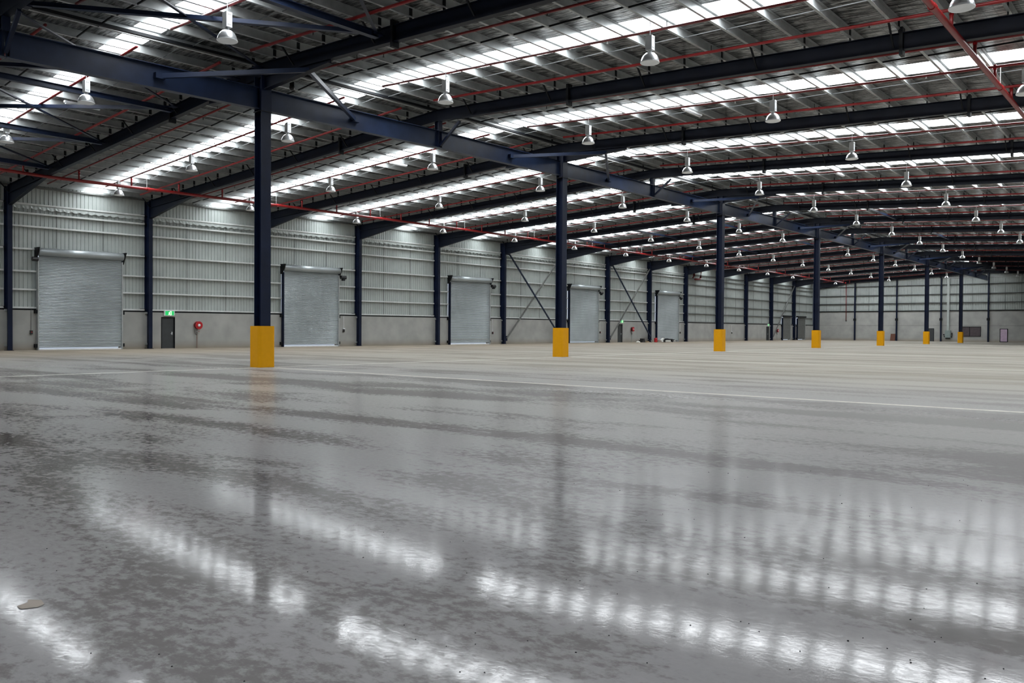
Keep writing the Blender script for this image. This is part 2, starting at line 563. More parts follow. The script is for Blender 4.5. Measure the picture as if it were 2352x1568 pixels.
# ------------------------------------------------------------------ left wall
wall = struct('wall_left')
ZC = 2.50
DOORS = {0: (0.195, 0.785, 6.0), 2: (2.195, 2.768, 6.0), 4: (4.185, 4.776, 6.05), 6: (6.196, 6.788, 6.1), 8: (8.2, 8.786, 6.15), 12: (12.494, 12.835, 3.9), 13: (13.173, 13.525, 3.9)}
PDO = {1: (1.110, 1.221), 7: (7.262, 7.372), 11: (11.842, 11.945)}


def WP(j, X, z):                                  # on the wall: y follows the wall grid
    return Vector((X, _ip(YW, j), z * (1 + _ipk(DW, j))))


def wall_box(mb, j0, j1, X0, X1, z0, z1):
    q = [WP(j0, X0, z0), WP(j0, X1, z0), WP(j1, X1, z0), WP(j1, X0, z0), WP(j0, X0, z1), WP(j0, X1, z1), WP(j1, X1, z1), WP(j1, X0, z1)]
    mb.box8(q)


for j in range(JBACK, 14):
    spans = [(j, j + 1)]
    if j in DOORS: spans = [(j, DOORS[j][0]), (DOORS[j][1], j + 1)]
    if j in PDO: spans = [(j, PDO[j][0]), (PDO[j][1], j + 1)]
    mb = MB()
    for a, c in spans: wall_box(mb, a, c, -53.95, -53.72, 0, ZC)
    if j in PDO: wall_box(mb, PDO[j][0], PDO[j][1], -53.95, -53.72, 2.19, ZC)
    obj('precast_panel', mb, precast, wall)
    # ribbed sheet
    mb = MB()
    nr = 40
    def ribs(a, c, z0, z1):
        L_ = _ip(YW, c) - _ip(YW, a); k = max(1, round(L_ / 0.235))
        pts = []
        for i in range(k):
            for (t, dx) in ((0.0, 0.0), (0.76, 0.0), (0.82, -0.03), (0.94, -0.03)):
                pts.append((a + (c - a) * (i + t) / k, -53.86 + dx))
        pts.append((c, -53.86))
        n_ = len(pts)
        v = [WP(jj, xx, z0) for jj, xx in pts] + [WP(jj, xx, z1) for jj, xx in pts]
        mb.poly(v, [(i, i + 1, n_ + i + 1, n_ + i) for i in range(n_ - 1)])
    if j in DOORS:
        a, c, hd = DOORS[j]
        ribs(j, a, ZC, 10.35); ribs(c, j + 1, ZC, 10.35); ribs(a, c, hd, 10.35)
    else:
        ribs(j, j + 1, ZC, 10.35)
    obj('cladding_sheet', mb, cladm, wall)
    mb = MB(); wall_box(mb, j, j + 1, -54.10, -53.96, 0, 10.6)
    obj('outer_lining', mb, galv_dark, wall) if j not in DOORS and j not in PDO else None
    # black strip standing for the shadow gap between precast and sheet
    mb = MB()
    for a, c in ([(j, j + 1)] if j not in DOORS else [(j, DOORS[j][0] - 0.004), (DOORS[j][1] + 0.004, j + 1)]):
        wall_box(mb, a, c, -53.88, -53.74, ZC, ZC + 0.10)
    obj('shadow_gap_strip', mb, black, wall)
    for z in (2.66, 3.79, 4.94, 6.32, 7.72, 8.53, 9.10):
        if j in DOORS and z < DOORS[j][2] + 0.5:
            segs = [(j, DOORS[j][0] - 0.008), (DOORS[j][1] + 0.008, j + 1)]
        else: segs = [(j, j + 1)]
        for a, c in segs:
            a2 = a + 0.025 if a == j else a; c2 = c - 0.025 if c == j + 1 else c
            if c2 - a2 < 0.02: continue
            mb = MB(); mb.sweep([(0, -.045), (.012, -.045), (.012, .033), (.188, .033), (.188, -.055), (.2, -.055), (.2, .045), (0, .045)], WP(a2, -53.86, z), WP(c2, -53.86, z))
            obj('girt', mb, girtm if j < 9 else galv_dark, wall)  # far girts get a darker colour in place of their shaded undersides
    # sag rods
    for t in (0.325, 0.66):
        if j in DOORS:
            zz = (DOORS[j][2] + 0.5, 9.1)
        else: zz = (2.7, 9.1)
        mb = MB(); p = WP(j + t, -53.76, zz[0]); q = WP(j + t, -53.76, zz[1])
        mb.tube([p, q], 0.018, 6)
        obj('sag_rod', mb, galv_dark, wall)
    # scalloped foil flashing between the two top girts
    if j < 9:
        mb = MB(); n_ = 68; top = []; bot = []
        for i in range(n_ + 1):
            jj = j + 0.03 + 0.94 * i / n_
            top.append(WP(jj, -53.72, 9.05)); bot.append(WP(jj, -53.70 + 0.02 * (i % 2), 8.80 + 0.045 * math.sin(i * 1.57) + 0.02 * random.random()))
        mb.poly(top + bot, [(i, i + 1, n_ + 2 + i, n_ + 1 + i) for i in range(n_)])
        obj('foil_flashing', mb, cladm, wall)
    mb = MB(); mb.sweep(RECT(0.14, 0.10), WP(j, -53.8, 10.18), WP(j + 1, -53.8, 10.18))
    obj('eave_strut', mb, galv_dark, wall)

# ------------------------------------------------------------------ far wall
wf = struct('wall_back')
FX = [-53.9, -46.45, -39.53, -32.63, -25.72, -18.8, -11.9, -5.0, 2.0, 9.0, 16.0, XRIGHT + 1]
YF = 151.75


def fz(X, z): return z * gk(14, X)


def fbox(mb, x0, x1, y0, y1, z0, z1): mb.box(x0, x1, y0, y1, z0, z1)


for i in range(len(FX) - 1):
    x0, x1 = FX[i], FX[i + 1]
    for (z0, z1) in ((0.0, 2.56), (2.59, 4.92)):
        mb = MB(); fbox(mb, x0 + 0.01, x1 - 0.01, YF, YF + 0.2, fz(x0, z0), fz(x0, z1)); obj('precast_panel', mb, precast, wf)
    mb = MB(); k = round((x1 - x0) / 0.235); pts = []
    for q in range(k):
        for (t, dy) in ((0.0, 0.0), (0.70, 0.0), (0.78, 0.045), (0.92, 0.045)): pts.append((x0 + (x1 - x0) * (q + t) / k, YF + 0.10 + dy))
    pts.append((x1, YF + 0.10)); n_ = len(pts)
    mb.poly([(a, c, fz(a, 4.9)) for a, c in pts] + [(a, c, fz(a, rtop(a) + 0.40)) for a, c in pts], [(q, q + 1, n_ + q + 1, n_ + q) for q in range(n_ - 1)])
    obj('cladding_sheet', mb, cladm, wf)
    for z in (5.0, 6.28, 7.68, 9.20, 10.30):
        if z > rtop(x0) - 0.6 and z > 10: continue
        mb = MB(); mb.sweep(C_prof(0.13, 0.22, 0.015, 0.06), (x0, YF + 0.1, fz(x0, z)), (x1, YF + 0.1, fz(x0, z)))
        obj('girt', mb, black if z == 5.0 else girtm if z > 10 else galv_dark, wf)  # dark galvanised colour here paints the shade under the girts
    for t in (0.33, 0.66):
        X = x0 + (x1 - x0) * t
        obj('sag_rod', MB().tube([(X, YF, fz(X, 5.0)), (X, YF, fz(X, 10.0))], 0.02, 6), galv_dark, wf)
mb = MB(); mb.box(-54.4, XRIGHT + 1, YF + 0.25, YF + 0.35, 0, 12.2); obj('outer_lining', mb, galv_dark, wf)

# right side and rear of the hall, outside the picture
wr = struct('wall_right')
mb = MB(); mb.box(XRIGHT, XRIGHT + 0.2, -24, YF, 0, 10.4); obj('cladding_sheet', mb, cladm, wr)
wfr = struct('wall_front')
mb = MB(); mb.box(-54.4, XRIGHT, -24.4, -24.2, 0, 12); obj('cladding_sheet', mb, cladm, wfr)

# ------------------------------------------------------------------ roller shutters
SHN = {0: 'nearest wide roller shutter, galvanised, left of the first exit door', 2: 'second wide roller shutter, just right of the nearest yellow column guard', 4: 'third wide roller shutter, between two navy wall columns with a dent-like sheen',
       6: 'fourth roller shutter, right behind the second yellow guarded column', 8: 'fifth tall roller shutter, behind the go-kart and red drum', 12: 'first of the two low grey roller shutters near the far corner', 13: 'low grey roller shutter closest to the far corner'}
dn = 0
for j, (a, c, hd) in DOORS.items():
    dn += 1
    d = struct('door_%d' % dn, WP((a + c) / 2, -53.5, 0))
    d['label'] = SHN[j]
    XS = -53.52
    mb = MB(); k = int(hd / 0.1); pts = []
    v = []
    for i in range(k):
        z0 = 0.16 + (hd - 0.16) * i / k; dz = (hd - 0.16) / k
        for t, dx in ((0.0, 0.0), (0.18, -0.014), (0.45, 0.018), (0.75, 0.018)): v.append((z0 + t * dz, XS + dx))
    v.append((hd, XS)); n_ = len(v)
    mb.poly([WP(a, xx, z) for z, xx in v] + [WP(c, xx, z) for z, xx in v], [(i, n_ + i, n_ + i + 1, i + 1) for i in range(n_ - 1)])
    obj('slat_curtain', mb, shutter if j < 12 else galv_dark, d)
    mb = MB(); wall_box(mb, a + 0.002, c - 0.002, XS - 0.03, XS + 0.04, 0.0, 0.07); obj('bottom_rail', mb, whitep if j < 6 else galv, d)
    if j in (4,):
        mb = MB(); wall_box(mb, a + 0.004, c - 0.004, XS, XS + 0.03, 0.45, 0.52); obj('slat', mb, galv, d)
    for s_, e in ((a, -1), (c, 1)):
        mb = MB(); w_ = 0.008
        wall_box(mb, min(s_, s_ + e * w_), max(s_, s_ + e * w_), -53.70, -53.44, 0, hd - 0.2)
        obj('guide_rail', mb, galv if (e > 0 or j == 0) else navy, d)
        for z in (0.16, 2.30):
            mb = MB(); wall_box(mb, *( (s_ + 0.009 * e, s_ + 0.024 * e) if e > 0 else (s_ + 0.024 * e, s_ + 0.009 * e)), -53.72, -53.5, z, z + 0.22)
            obj('floor_bracket' if z < 1 else 'guide_bracket', mb, black, d)
    if j < 12:
        pa, pc = WP(a - 0.004, -53.42, hd + 0.15), WP(c + 0.004, -53.42, hd + 0.15)
        obj('roller_drum', MB().tube([pa, pc], 0.235, 20), shutter, d, smooth=True)
        for s_, e in ((a, -1), (c, 1)):
            s2 = s_ + e * 0.009
            lo, hi = (s2 - 0.011, s2) if e < 0 else (s2, s2 + 0.011)
            mb = MB()
            mb.box8([WP(lo, -53.72, hd - 0.35), WP(lo, -53.55, hd - 0.35), WP(hi, -53.55, hd - 0.35), WP(hi, -53.72, hd - 0.35), WP(lo, -53.72, hd + 0.42), WP(lo, -53.12, hd + 0.42), WP(hi, -53.12, hd + 0.42), WP(hi, -53.72, hd + 0.42)])
            obj('end_bracket', mb, black, d)
        if j > 0:
            mo = obj('drive_motor', MB().tube([WP(c + 0.02, -53.4, hd - 0.35), WP(c + 0.075, -53.4, hd - 0.35)], 0.15, 12), plastic, d)
            obj('terminal_box', MB().box8([WP(jj, xx, z) for z in (hd - 0.62, hd - 0.36) for jj, xx in ((c + 0.03, -53.45), (c + 0.03, -53.25), (c + 0.055, -53.25), (c + 0.055, -53.45))]), black, mo)
            obj('conduit', MB().tube([WP(c + 0.014, -53.55, hd - 0.3), WP(c + 0.016, -53.55, 4.4)], 0.03, 6), whitep, d)
        else:
            obj('drive_motor', MB().tube([WP(a - 0.012, -53.35, hd - 0.32), WP(a - 0.05, -53.35, hd - 0.32)], 0.13, 12), plastic, d)
    else:
        mb = MB(); wall_box(mb, a - 0.02, c + 0.02, -53.7, -53.3, hd - 0.05, hd + 0.2); obj('head_box', mb, black, d)

# personnel doors
PL = {1: 'first dark grey exit door under a green sign', 7: 'second exit door beside a red hose reel and crossing brace', 11: 'third exit door near the far corner'}
for j, (a, c) in PDO.items():
    dn += 1
    d = struct('door_%d' % dn, WP((a + c) / 2, -53.75, 0)); d['label'] = PL[j]
    mb = MB(); wall_box(mb, a + 0.006, c - 0.006, -53.84, -53.79, 0.01, 2.13)
    leaf = obj('door_leaf', mb, doorm, d)
    hd_ = MB(); pz = WP(c - 0.02, -53.73, 1.02); hd_.tube([pz + Vector((-0.06, 0, 0)), pz, pz + Vector((0, -0.13, 0))], 0.014, 6)
    hd_.box(pz.x - 0.065, pz.x - 0.05, pz.y - 0.03, pz.y + 0.03, 0.92, 1.12)
    obj('door_handle', hd_, alum, leaf)
    mb = MB(); wall_box(mb, a, a + 0.006, -53.86, -53.70, 0, 2.19); wall_box(mb, c - 0.006, c, -53.86, -53.70, 0, 2.19); wall_box(mb, a, c, -53.86, -53.70, 2.13, 2.19)
    obj('door_frame', mb, black if j == 1 else doorm, d)

# exit signs
for j, (a, c, z) in {1: (1.130, 1.212, 2.46), 7: (7.308, 7.378, 2.50), 11: (11.872, 11.938, 2.47)}.items():
    p = WP((a + c) / 2, -53.60, z); hw = (_ip(YW, c) - _ip(YW, a)) / 2; hh = 0.175
    t = thing('exit_sign', p, {1: 'green running-man exit sign above the nearest exit door', 7: 'small green exit sign behind the crossed brace', 11: 'green exit sign nearest the far corner'}[j], 'sign', 'green exit signs')
    mb = MB(); mb.box(p.x - 0.12, p.x, p.y - hw, p.y + hw, p.z - hh, p.z + hh); obj('housing', mb, whitep, t)
    mb = MB(); mb.box(p.x, p.x + 0.006, p.y - hw * 0.86, p.y + hw * 0.86, p.z - hh * 0.82, p.z + hh * 0.82); face = obj('lit_face', mb, green_e, t)
    # pictogram: running figure and doorway
    s_ = hh / 0.175; X0 = p.x + 0.007
    def fig(pts):
        mb = MB(); n_ = len(pts)
        v = [(X0, p.y + y * s_, p.z + z_ * s_) for y, z_ in pts] + [(X0 + 0.003, p.y + y * s_, p.z + z_ * s_) for y, z_ in pts]
        mb.poly(v, [tuple(range(n_)), tuple(range(2 * n_ - 1, n_ - 1, -1))] + [(i, (i + 1) % n_, n_ + (i + 1) % n_, n_ + i) for i in range(n_)])
        return mb
    mb = fig([(0.03, -0.13), (0.13, -0.13), (0.13, 0.13), (0.03, 0.13), (0.03, 0.105), (0.105, 0.105), (0.105, -0.105), (0.03, -0.105)])
    mb.poly(*(lambda m_: (m_.v, m_.f))(fig([(-0.09, 0.02), (-0.01, 0.055), (0.03, 0.05), (0.075, -0.01), (0.06, -0.025), (0.02, 0.015), (0.0, -0.035), (0.04, -0.075), (0.02, -0.13), (-0.005, -0.125), (0.01, -0.08), (-0.03, -0.06), (-0.07, -0.12), (-0.10, -0.12), (-0.05, -0.035), (-0.035, 0.02), (-0.08, 0.0)])))
    k = [(0.02 + 0.026 * math.cos(q * 0.785), 0.088 + 0.026 * math.sin(q * 0.785)) for q in range(8)]
    mb.poly(*(lambda m_: (m_.v, m_.f))(fig(k)))
    obj('pictogram', mb, white_e, t)

# hose reels
for j, zc, lab in ((1.405, 1.58, 'red fire hose reel right of the nearest exit door'), (7.59, 1.60, 'red fire hose reel left of the go-kart on the concrete wall'), (12.28, 1.6, 'small far red hose reel beside the low shutters')):
    p = WP(j, -53.72, 0); p.z = 0
    t = thing('hose_reel', p, lab, 'hose reel', 'fire hose reels')
    c0 = Vector((p.x + 0.05, p.y, zc))
    obj('reel_drum', MB().lathe([(0.10, 0.0), (0.27, 0.0), (0.275, 0.02), (0.20, 0.03), (0.20, 0.21), (0.275, 0.22), (0.275, 0.245), (0.05, 0.25)], c0, 24, 'x'), redreel, t, smooth=False)
    obj('rubber_hose', MB().lathe([(0.20, 0.035), (0.255, 0.05), (0.265, 0.12), (0.255, 0.19), (0.20, 0.205)], c0, 20, 'x'), rubber, t, smooth=True)
    obj('hub_cap', MB().lathe([(0.095, 0.25), (0.09, 0.285), (0.03, 0.30), (0.0, 0.30)], c0, 16, 'x'), whitep, t, smooth=True)
    y0 = p.y - 0.10
    obj('hose_loop', MB().tube([(c0.x + 0.1, p.y - 0.20, zc - 0.15), (c0.x + 0.1, p.y - 0.235, zc - 0.45), (c0.x + 0.1, p.y - 0.19, zc - 0.62), (c0.x + 0.1, p.y - 0.11, zc - 0.66), (c0.x + 0.08, p.y - 0.06, zc - 0.56), (c0.x + 0.07, p.y - 0.05, zc - 0.40)], 0.018, 6), rubber, t)
    obj('supply_pipe', MB().tube([(c0.x + 0.04, p.y - 0.04, 0), (c0.x + 0.04, p.y - 0.04, zc - 0.10)], 0.026, 8), plain('copper_pipe', (0.16, 0.09, 0.07), 0.5) if j < 2 else galv, t)
    v = obj('stop_valve', MB().box(c0.x, c0.x + 0.10, p.y - 0.08, p.y + 0.0, zc - 0.46, zc - 0.38), galv, t)
    obj('valve_lever', MB().box(c0.x + 0.09, c0.x + 0.11, p.y - 0.04, p.y + 0.12, zc - 0.44, zc - 0.42), redreel, v)

# push-button boxes for the shutters, with their conduits
for j, zc, lab in ((0.153, 1.13, 'left of the first shutter'), (2.847, 1.30, 'right of the second shutter'), (4.848, 1.12, 'right of the third shutter'), (6.86, 1.2, 'right of the fourth shutter'), (8.872, 1.2, 'right of the fifth shutter'), (10.518, 1.2, 'alone on the wall beyond the third yellow guard')):
    p = WP(j, -53.70, zc)
    t = thing('control_box', p, 'small black control box, ' + lab, 'switch box', 'shutter control boxes')
    obj('box_body', MB().box(p.x - 0.02, p.x + 0.08, p.y - 0.07, p.y + 0.07, p.z - 0.13, p.z + 0.10), plastic, t)
    obj('conduit', MB().tube([(p.x, p.y, p.z + 0.1), (p.x, p.y, 2.42)], 0.016, 6), whitep if j > 2 else galv_dark, t)
    if 2 < j < 3 or j > 10: obj('box_lid', MB().box(p.x - 0.02, p.x + 0.09, p.y - 0.10, p.y + 0.10, p.z + 0.10, p.z + 0.16), whitep, t)
    else: obj('push_button', MB().lathe([(0.03, 0.0), (0.03, 0.02), (0.0, 0.02)], (p.x + 0.08, p.y, p.z), 10, 'x'), redreel, t)

# ------------------------------------------------------------------ wall columns
for j in range(-3, 15):
    p = WP(j, -53.55, 0)
    if j == 14: continue
    t = thing('wall_column', p, 'navy steel column against the left wall, %s from the camera' % ORD[j + 3 - 2] if j >= 0 else 'navy wall column out of view beyond the left edge', 'column', 'navy columns on the left wall')
    zt = rtop(-53.2) * (1 + _ipk(DW, j)) - 0.02
    mb = MB(); pr = I_prof(0.60, 0.25, 0.022, 0.014, 0.30)
    mb.sweep(pr, (p.x, p.y, 0), (p.x, p.y, zt), up=(1, 0, 0)); obj('column_shaft', mb, navy, t)
    obj('base_plate', MB().box(p.x - 0.33, p.x + 0.34, p.y - 0.18, p.y + 0.18, 0, 0.025), black, t)
    mb = MB()
    for z in (0.25, 2.3):
        mb.box(p.x - 0.18, p.x - 0.02, p.y - 0.16, p.y - 0.06, z, z + 0.12)
    obj('fixing_cleat', mb, galv, t)
    mb = MB()
    for z in (2.66, 6.32, 8.53, 9.10):
        mb.box(p.x - 0.32, p.x - 0.12, p.y - 0.42, p.y - 0.12, z * (1 + _ipk(DW, j)) - 0.03, z * (1 + _ipk(DW, j)) + 0.07)
    obj('girt_cleat', mb, black, t)

# interior ridge columns with yellow guards
CO = {0: 'nearest', 2: 'second nearest', 4: 'third', 6: 'fourth', 8: 'fifth', 10: 'sixth', 12: 'seventh and farthest'}
for j in range(-2, 13, 2):
    p = P(j, -25.81, 0); k = gk(j, -25.81)
    lab = 'navy steel column with a yellow guard, %s in the ridge row' % CO.get(j, 'behind the camera')
    t = thing('roof_column', p, lab, 'column', 'navy roof columns with yellow guards')
    zt = 10.84 * k
    mb = MB(); mb.sweep(I_prof(0.42, 0.40, 0.026, 0.018, 0.21), (p.x, p.y, 0), (p.x, p.y, 9.50 * k), up=(1, 0, 0)); obj('column_shaft', mb, navy, t)
    mb = MB(); mb.sweep(I_prof(0.44, 0.42, 0.03, 0.02, 0.22), (p.x, p.y, 9.53 * k), (p.x, p.y, zt), up=(1, 0, 0)); obj('column_head', mb, navy, t)
    obj('splice_plate', MB().box(p.x - 0.24, p.x + 0.24, p.y - 0.23, p.y + 0.23, 9.50 * k, 9.53 * k), black, t)
    # guard: rounded square sleeve, open on top
    a = 0.335; r = 0.13; ring = []
    for cx, cy, a0 in ((a - r, a - r, 0), (-a + r, a - r, 90), (-a + r, -a + r, 180), (a - r, -a + r, 270)):
        for q in range(6):
            an = math.radians(a0 + q * 18); ring.append((cx + r * math.cos(an), cy + r * math.sin(an)))
    n_ = len(ring); hz = 1.54 * k
    outer = [(p.x + u, p.y + v_) for u, v_ in ring]; inner = [(p.x + u * 0.955, p.y + v_ * 0.955) for u, v_ in ring]
    v = [(u, v_, 0.0) for u, v_ in outer] + [(u, v_, hz) for u, v_ in outer] + [(u, v_, hz) for u, v_ in inner] + [(u, v_, 0.02) for u, v_ in inner]
    fs = []
    for i in range(n_):
        i2 = (i + 1) % n_
        fs += [(i, i2, n_ + i2, n_ + i), (n_ + i, n_ + i2, 2 * n_ + i2, 2 * n_ + i), (2 * n_ + i, 2 * n_ + i2, 3 * n_ + i2, 3 * n_ + i)]
    mb = MB().poly(v, fs)
    obj('column_guard', mb, yellow, t, label='yellow column guard', smooth=False)

# far wall columns
for i, X in enumerate(FX[1:-1]):
    p = Vector((X, YF - 0.17, 0))
    t = thing('end_wall_column', p, 'slim navy column on the far wall, %s from the left corner' % ORD[i], 'column', 'navy columns on the far wall')
    zt = (rtop(X) - 0.05) * gk(14, X)
    mb = MB(); mb.sweep(I_prof(0.32, 0.20, 0.02, 0.012, 0.16), (X, YF - 0.17, 0), (X, YF - 0.17, zt), up=(0, 1, 0)); obj('column_shaft', mb, navy, t)
    obj('beam_bracket', MB().box(X - 0.2, X + 0.2, YF - 0.38, YF - 0.1, 3.45, 3.85), black, t)
# corner column
t = thing('corner_column', (-53.55, YF - 0.2, 0), 'navy column in the far left corner of the hall', 'column')
mb = MB(); mb.sweep(I_prof(0.5, 0.25, 0.02, 0.012, 0.25), (-53.5, YF - 0.2, 0), (-53.5, YF - 0.2, 10.2), up=(1, 0, 0)); obj('column_shaft', mb, navy, t)
obj('base_plate', MB().box(-53.8, -53.2, YF - 0.4, YF - 0.02, 0, 0.02), black, t)

# ------------------------------------------------------------------ rafters
FB = []
for i, X in enumerate(PUR):
    if i % 3 == 0: FB.append(X)
for j in range(JBACK, 15):
    lab = 'dark roof rafter, %s from the camera' % ORD[max(j + 1, 0)] if j >= -1 else 'dark steel rafter behind the camera, %s of three' % ORD[-j - 2]
    if j >= -1:
        lab += ', resting on the %s guarded column' % CO[j] if j in CO else ', carried by the ridge beam between columns' if j < 14 else ', against the far wall'
    t = thing('roof_rafter', PR(j, -53.2, -0.6), lab, 'rafter', 'dark roof rafters')
    xs = [-53.25, -46.8, -32.8, -25.81, -18.8, -6.8, 6.0, XRIGHT - 0.1]
    for i in range(len(xs) - 1):
        obj('beam_segment', MB().sweep(I_prof(0.50, 0.22, 0.02, 0.012), PR(j, xs[i], 0), PR(j, xs[i + 1], 0)), navy_r, t)
    for X in (-32.8, -18.8, -6.8, 6.0):
        c = PR(j, X, -0.25)
        obj('splice_plate', MB().box(c.x - 0.05, c.x + 0.05, c.y - 0.14, c.y + 0.14, c.z - 0.42, c.z + 0.40), black, t)

    def haunch(xa, xb, za, zb):
        pa, pb = PR(j, xa, 0), PR(j, xb, 0)
        mb = MB(); y = Vector((0, 1, 0)); T_ = 0.012
        # web wedge
        A = [pa + Vector((0, 0, -0.5)), pb + Vector((0, 0, -0.5)), pb + Vector((0, 0, zb)), pa + Vector((0, 0, za))]
        mb.box8([A[3] - y * T_, A[2] - y * T_, A[2] + y * T_, A[3] + y * T_, A[0] - y * T_, A[1] - y * T_, A[1] + y * T_, A[0] + y * T_])
        mb.box8([A[3] - y * 0.11, A[2] - y * 0.11, A[2] + y * 0.11, A[3] + y * 0.11] + [q + Vector((0, 0, 0.022)) for q in (A[3] - y * 0.11, A[2] - y * 0.11, A[2] + y * 0.11, A[3] + y * 0.11)])
        obj('haunch', mb, navy_r, t)
    haunch(-53.25, -47.3, -1.18, -0.52)
    if j % 2 == 0 and j < 14:
        haunch(-25.6, -21.9, -0.95, -0.62); haunch(-26.0, -29.7, -0.95, -0.62)
    # cleats that carry the purlins
    if -1 <= j <= 4:
        for X in PUR:
            c = PR(j, X, 0)
            obj('purlin_cleat', MB().box(c.x + 0.010, c.x + 0.034, c.y - 0.055, c.y + 0.055, c.z - 0.005, c.z + 0.375), black, t)
    else:
        mb = MB()
        for X in PUR:
            c = PR(j, X, 0); mb.box(c.x + 0.010, c.x + 0.034, c.y - 0.055, c.y + 0.055, c.z - 0.005, c.z + 0.375)
        obj('purlin_cleats', mb, black, t, kind='stuff')
    if j < 14:
        if j <= 4:
            for X in FB:
                for s_ in (-1, 1):
                    a = PR(j, X - 0.1, -0.42) + Vector((0, 0.1 * s_, 0)); c = PR(j, X - 0.1, 0.32) + Vector((0, 0.75 * s_, 0))
                    obj('fly_brace', MB().sweep(RECT(0.05, 0.05), a, c), black, t)
        else:
            mb = MB()
            for X in FB:
                for s_ in (-1, 1):
                    mb.sweep(RECT(0.05, 0.05), PR(j, X - 0.1, -0.42) + Vector((0, 0.1 * s_, 0)), PR(j, X - 0.1, 0.32) + Vector((0, 0.75 * s_, 0)))
            obj('fly_braces', mb, black, t, kind='stuff')

# ridge beams along the column row
for j in range(-4, 14, 2):
    lab = 'deep navy ridge beam spanning between the %s and %s column' % (CO.get(j, 'hidden'), CO.get(j + 2, 'far wall')) if j >= 0 else 'deep navy ridge beam running left and towards the camera from the nearest column' if j == -2 else 'deep navy ridge beam behind the camera'
    a = P(j, -25.81, 10.39); m_ = P(j + 1, -25.81, 10.39); c = P(j + 2, -25.81, 10.39)
    t = thing('ridge_beam', a - Vector((0, 0, 0.76)), lab, 'beam', 'navy ridge beams')
    o_ = Vector((0, 0.24, 0))
    obj('beam_segment', MB().sweep(I_prof(0.76, 0.26, 0.025, 0.014), a + o_, m_), navy_b, t)
    obj('beam_segment', MB().sweep(I_prof(0.76, 0.26, 0.025, 0.014), m_, c - o_), navy_b, t)
    for q in (m_,):
        for dy in (-0.10, 0.10):
            obj('stiffener', MB().box(q.x - 0.12, q.x + 0.12, q.y + dy - 0.008, q.y + dy + 0.008, q.z - 0.73, q.z - 0.03), navy, t)
        zt = (rtop(-25.81) - 0.5) * gk(j + 1, -25.81)
        obj('rafter_stub', MB().sweep(I_prof(0.26, 0.22, 0.02, 0.012, 0.13), (q.x, q.y, q.z - 0.01), (q.x, q.y, zt + 0.02), up=(1, 0, 0)), navy, t)
    # knee braces
    for s_, jj in ((1, j), (-1, j + 2)):
        if jj > 12: continue
        e = P(jj + s_ * 0.465, -25.66, 9.93); r_ = P(jj, -23.05, 10.45)
        obj('knee_brace', MB().sweep([(0, 0), (0.12, 0), (0.12, 0.012), (0.012, 0.012), (0.012, 0.15), (0, 0.15)] if s_ > 0 else [(0, 0.15), (-0.012, 0.15), (-0.012, 0.012), (-0.12, 0.012), (-0.12, 0), (0, 0)], e, r_), navy_b, t)
        obj('gusset_plate', MB().box(e.x - 0.14, e.x + 0.03, e.y - 0.16, e.y + 0.16, e.z - 0.02, e.z + 0.16), navy_b, t)
    e = P(j + 1, -25.70, 9.72); r_ = P(j + 1, -24.55, 10.62)
    obj('knee_brace', MB().sweep(RECT(0.10, 0.10), e, r_), navy, t)

# roof bracing in the nearest bay
ANG = [(0, 0), (0.15, 0), (0.15, 0.014), (0.014, 0.014), (0.014, 0.17), (0, 0.17)]


def brace(pa, pb, lab, mat=navy_b, prof=ANG):
    t = thing('roof_brace', pa, lab, 'brace', 'roof bracing members')
    mb = MB().sweep(prof, pa, pb); obj('brace_member', mb, mat, t)
    for p_ in (pa, pb):
        obj('gusset_plate', MB().box(p_.x - 0.16, p_.x + 0.16, p_.y - 0.14, p_.y + 0.14, p_.z - 0.02, p_.z + 0.012), navy, t)
    return t


ND = [-46.2, -39.4, -32.4, -25.6, -19.3, -12.4]
NM = ['eave-side', 'second', 'third', 'ridge', 'right-hand', 'rightmost']
for i, X in enumerate(ND):
    if i == 3: continue
    brace(PR(-0.97, X, -0.27), PR(-0.03, X, -0.27), 'straight navy roof strut in the bay nearest the camera, %s strut' % NM[i], prof=I_prof(0.20, 0.20, 0.012, 0.01, 0.1))
ANG2 = [(0, 0), (0.10, 0), (0.10, 0.012), (0.012, 0.012), (0.012, 0.10), (0, 0.10)]
ANG3 = [(-x_, y_) for x_, y_ in reversed(ANG2)]
DG = [(-46.2, -39.4, -46.2, -39.4), (-39.4, -32.4, -39.4, -32.5), (-32.2, -27.2, -32.0, -26.0), (-25.2, -19.4, -25.6, -20.3), (-19.3, -12.4, -19.3, -12.4)]
for i, (a, c, a2, c2) in enumerate(DG):
    brace(PR(-0.96, a, -0.28), PR(-0.04, c, -0.28), 'diagonal navy roof brace in the nearest bay, first direction, %s panel' % NM[i])
    brace(PR(-0.04, a2, -0.24), PR(-0.96, c2, -0.24), 'diagonal navy roof brace in the nearest bay, opposite direction, %s panel' % NM[i], prof=ANG3, mat=navy)
for jb_, nm in ((5, 'sixth'), (7, 'eighth')):
    for i, X in enumerate(ND):
        if i in (3, 5): continue
        brace(PR(jb_ + 0.03, X, -0.27), PR(jb_ + 0.97, X, -0.27), 'navy roof strut far down the hall, %s bay past the first column, %s strut' % (nm, NM[i]), prof=RECT(0.14, 0.14))

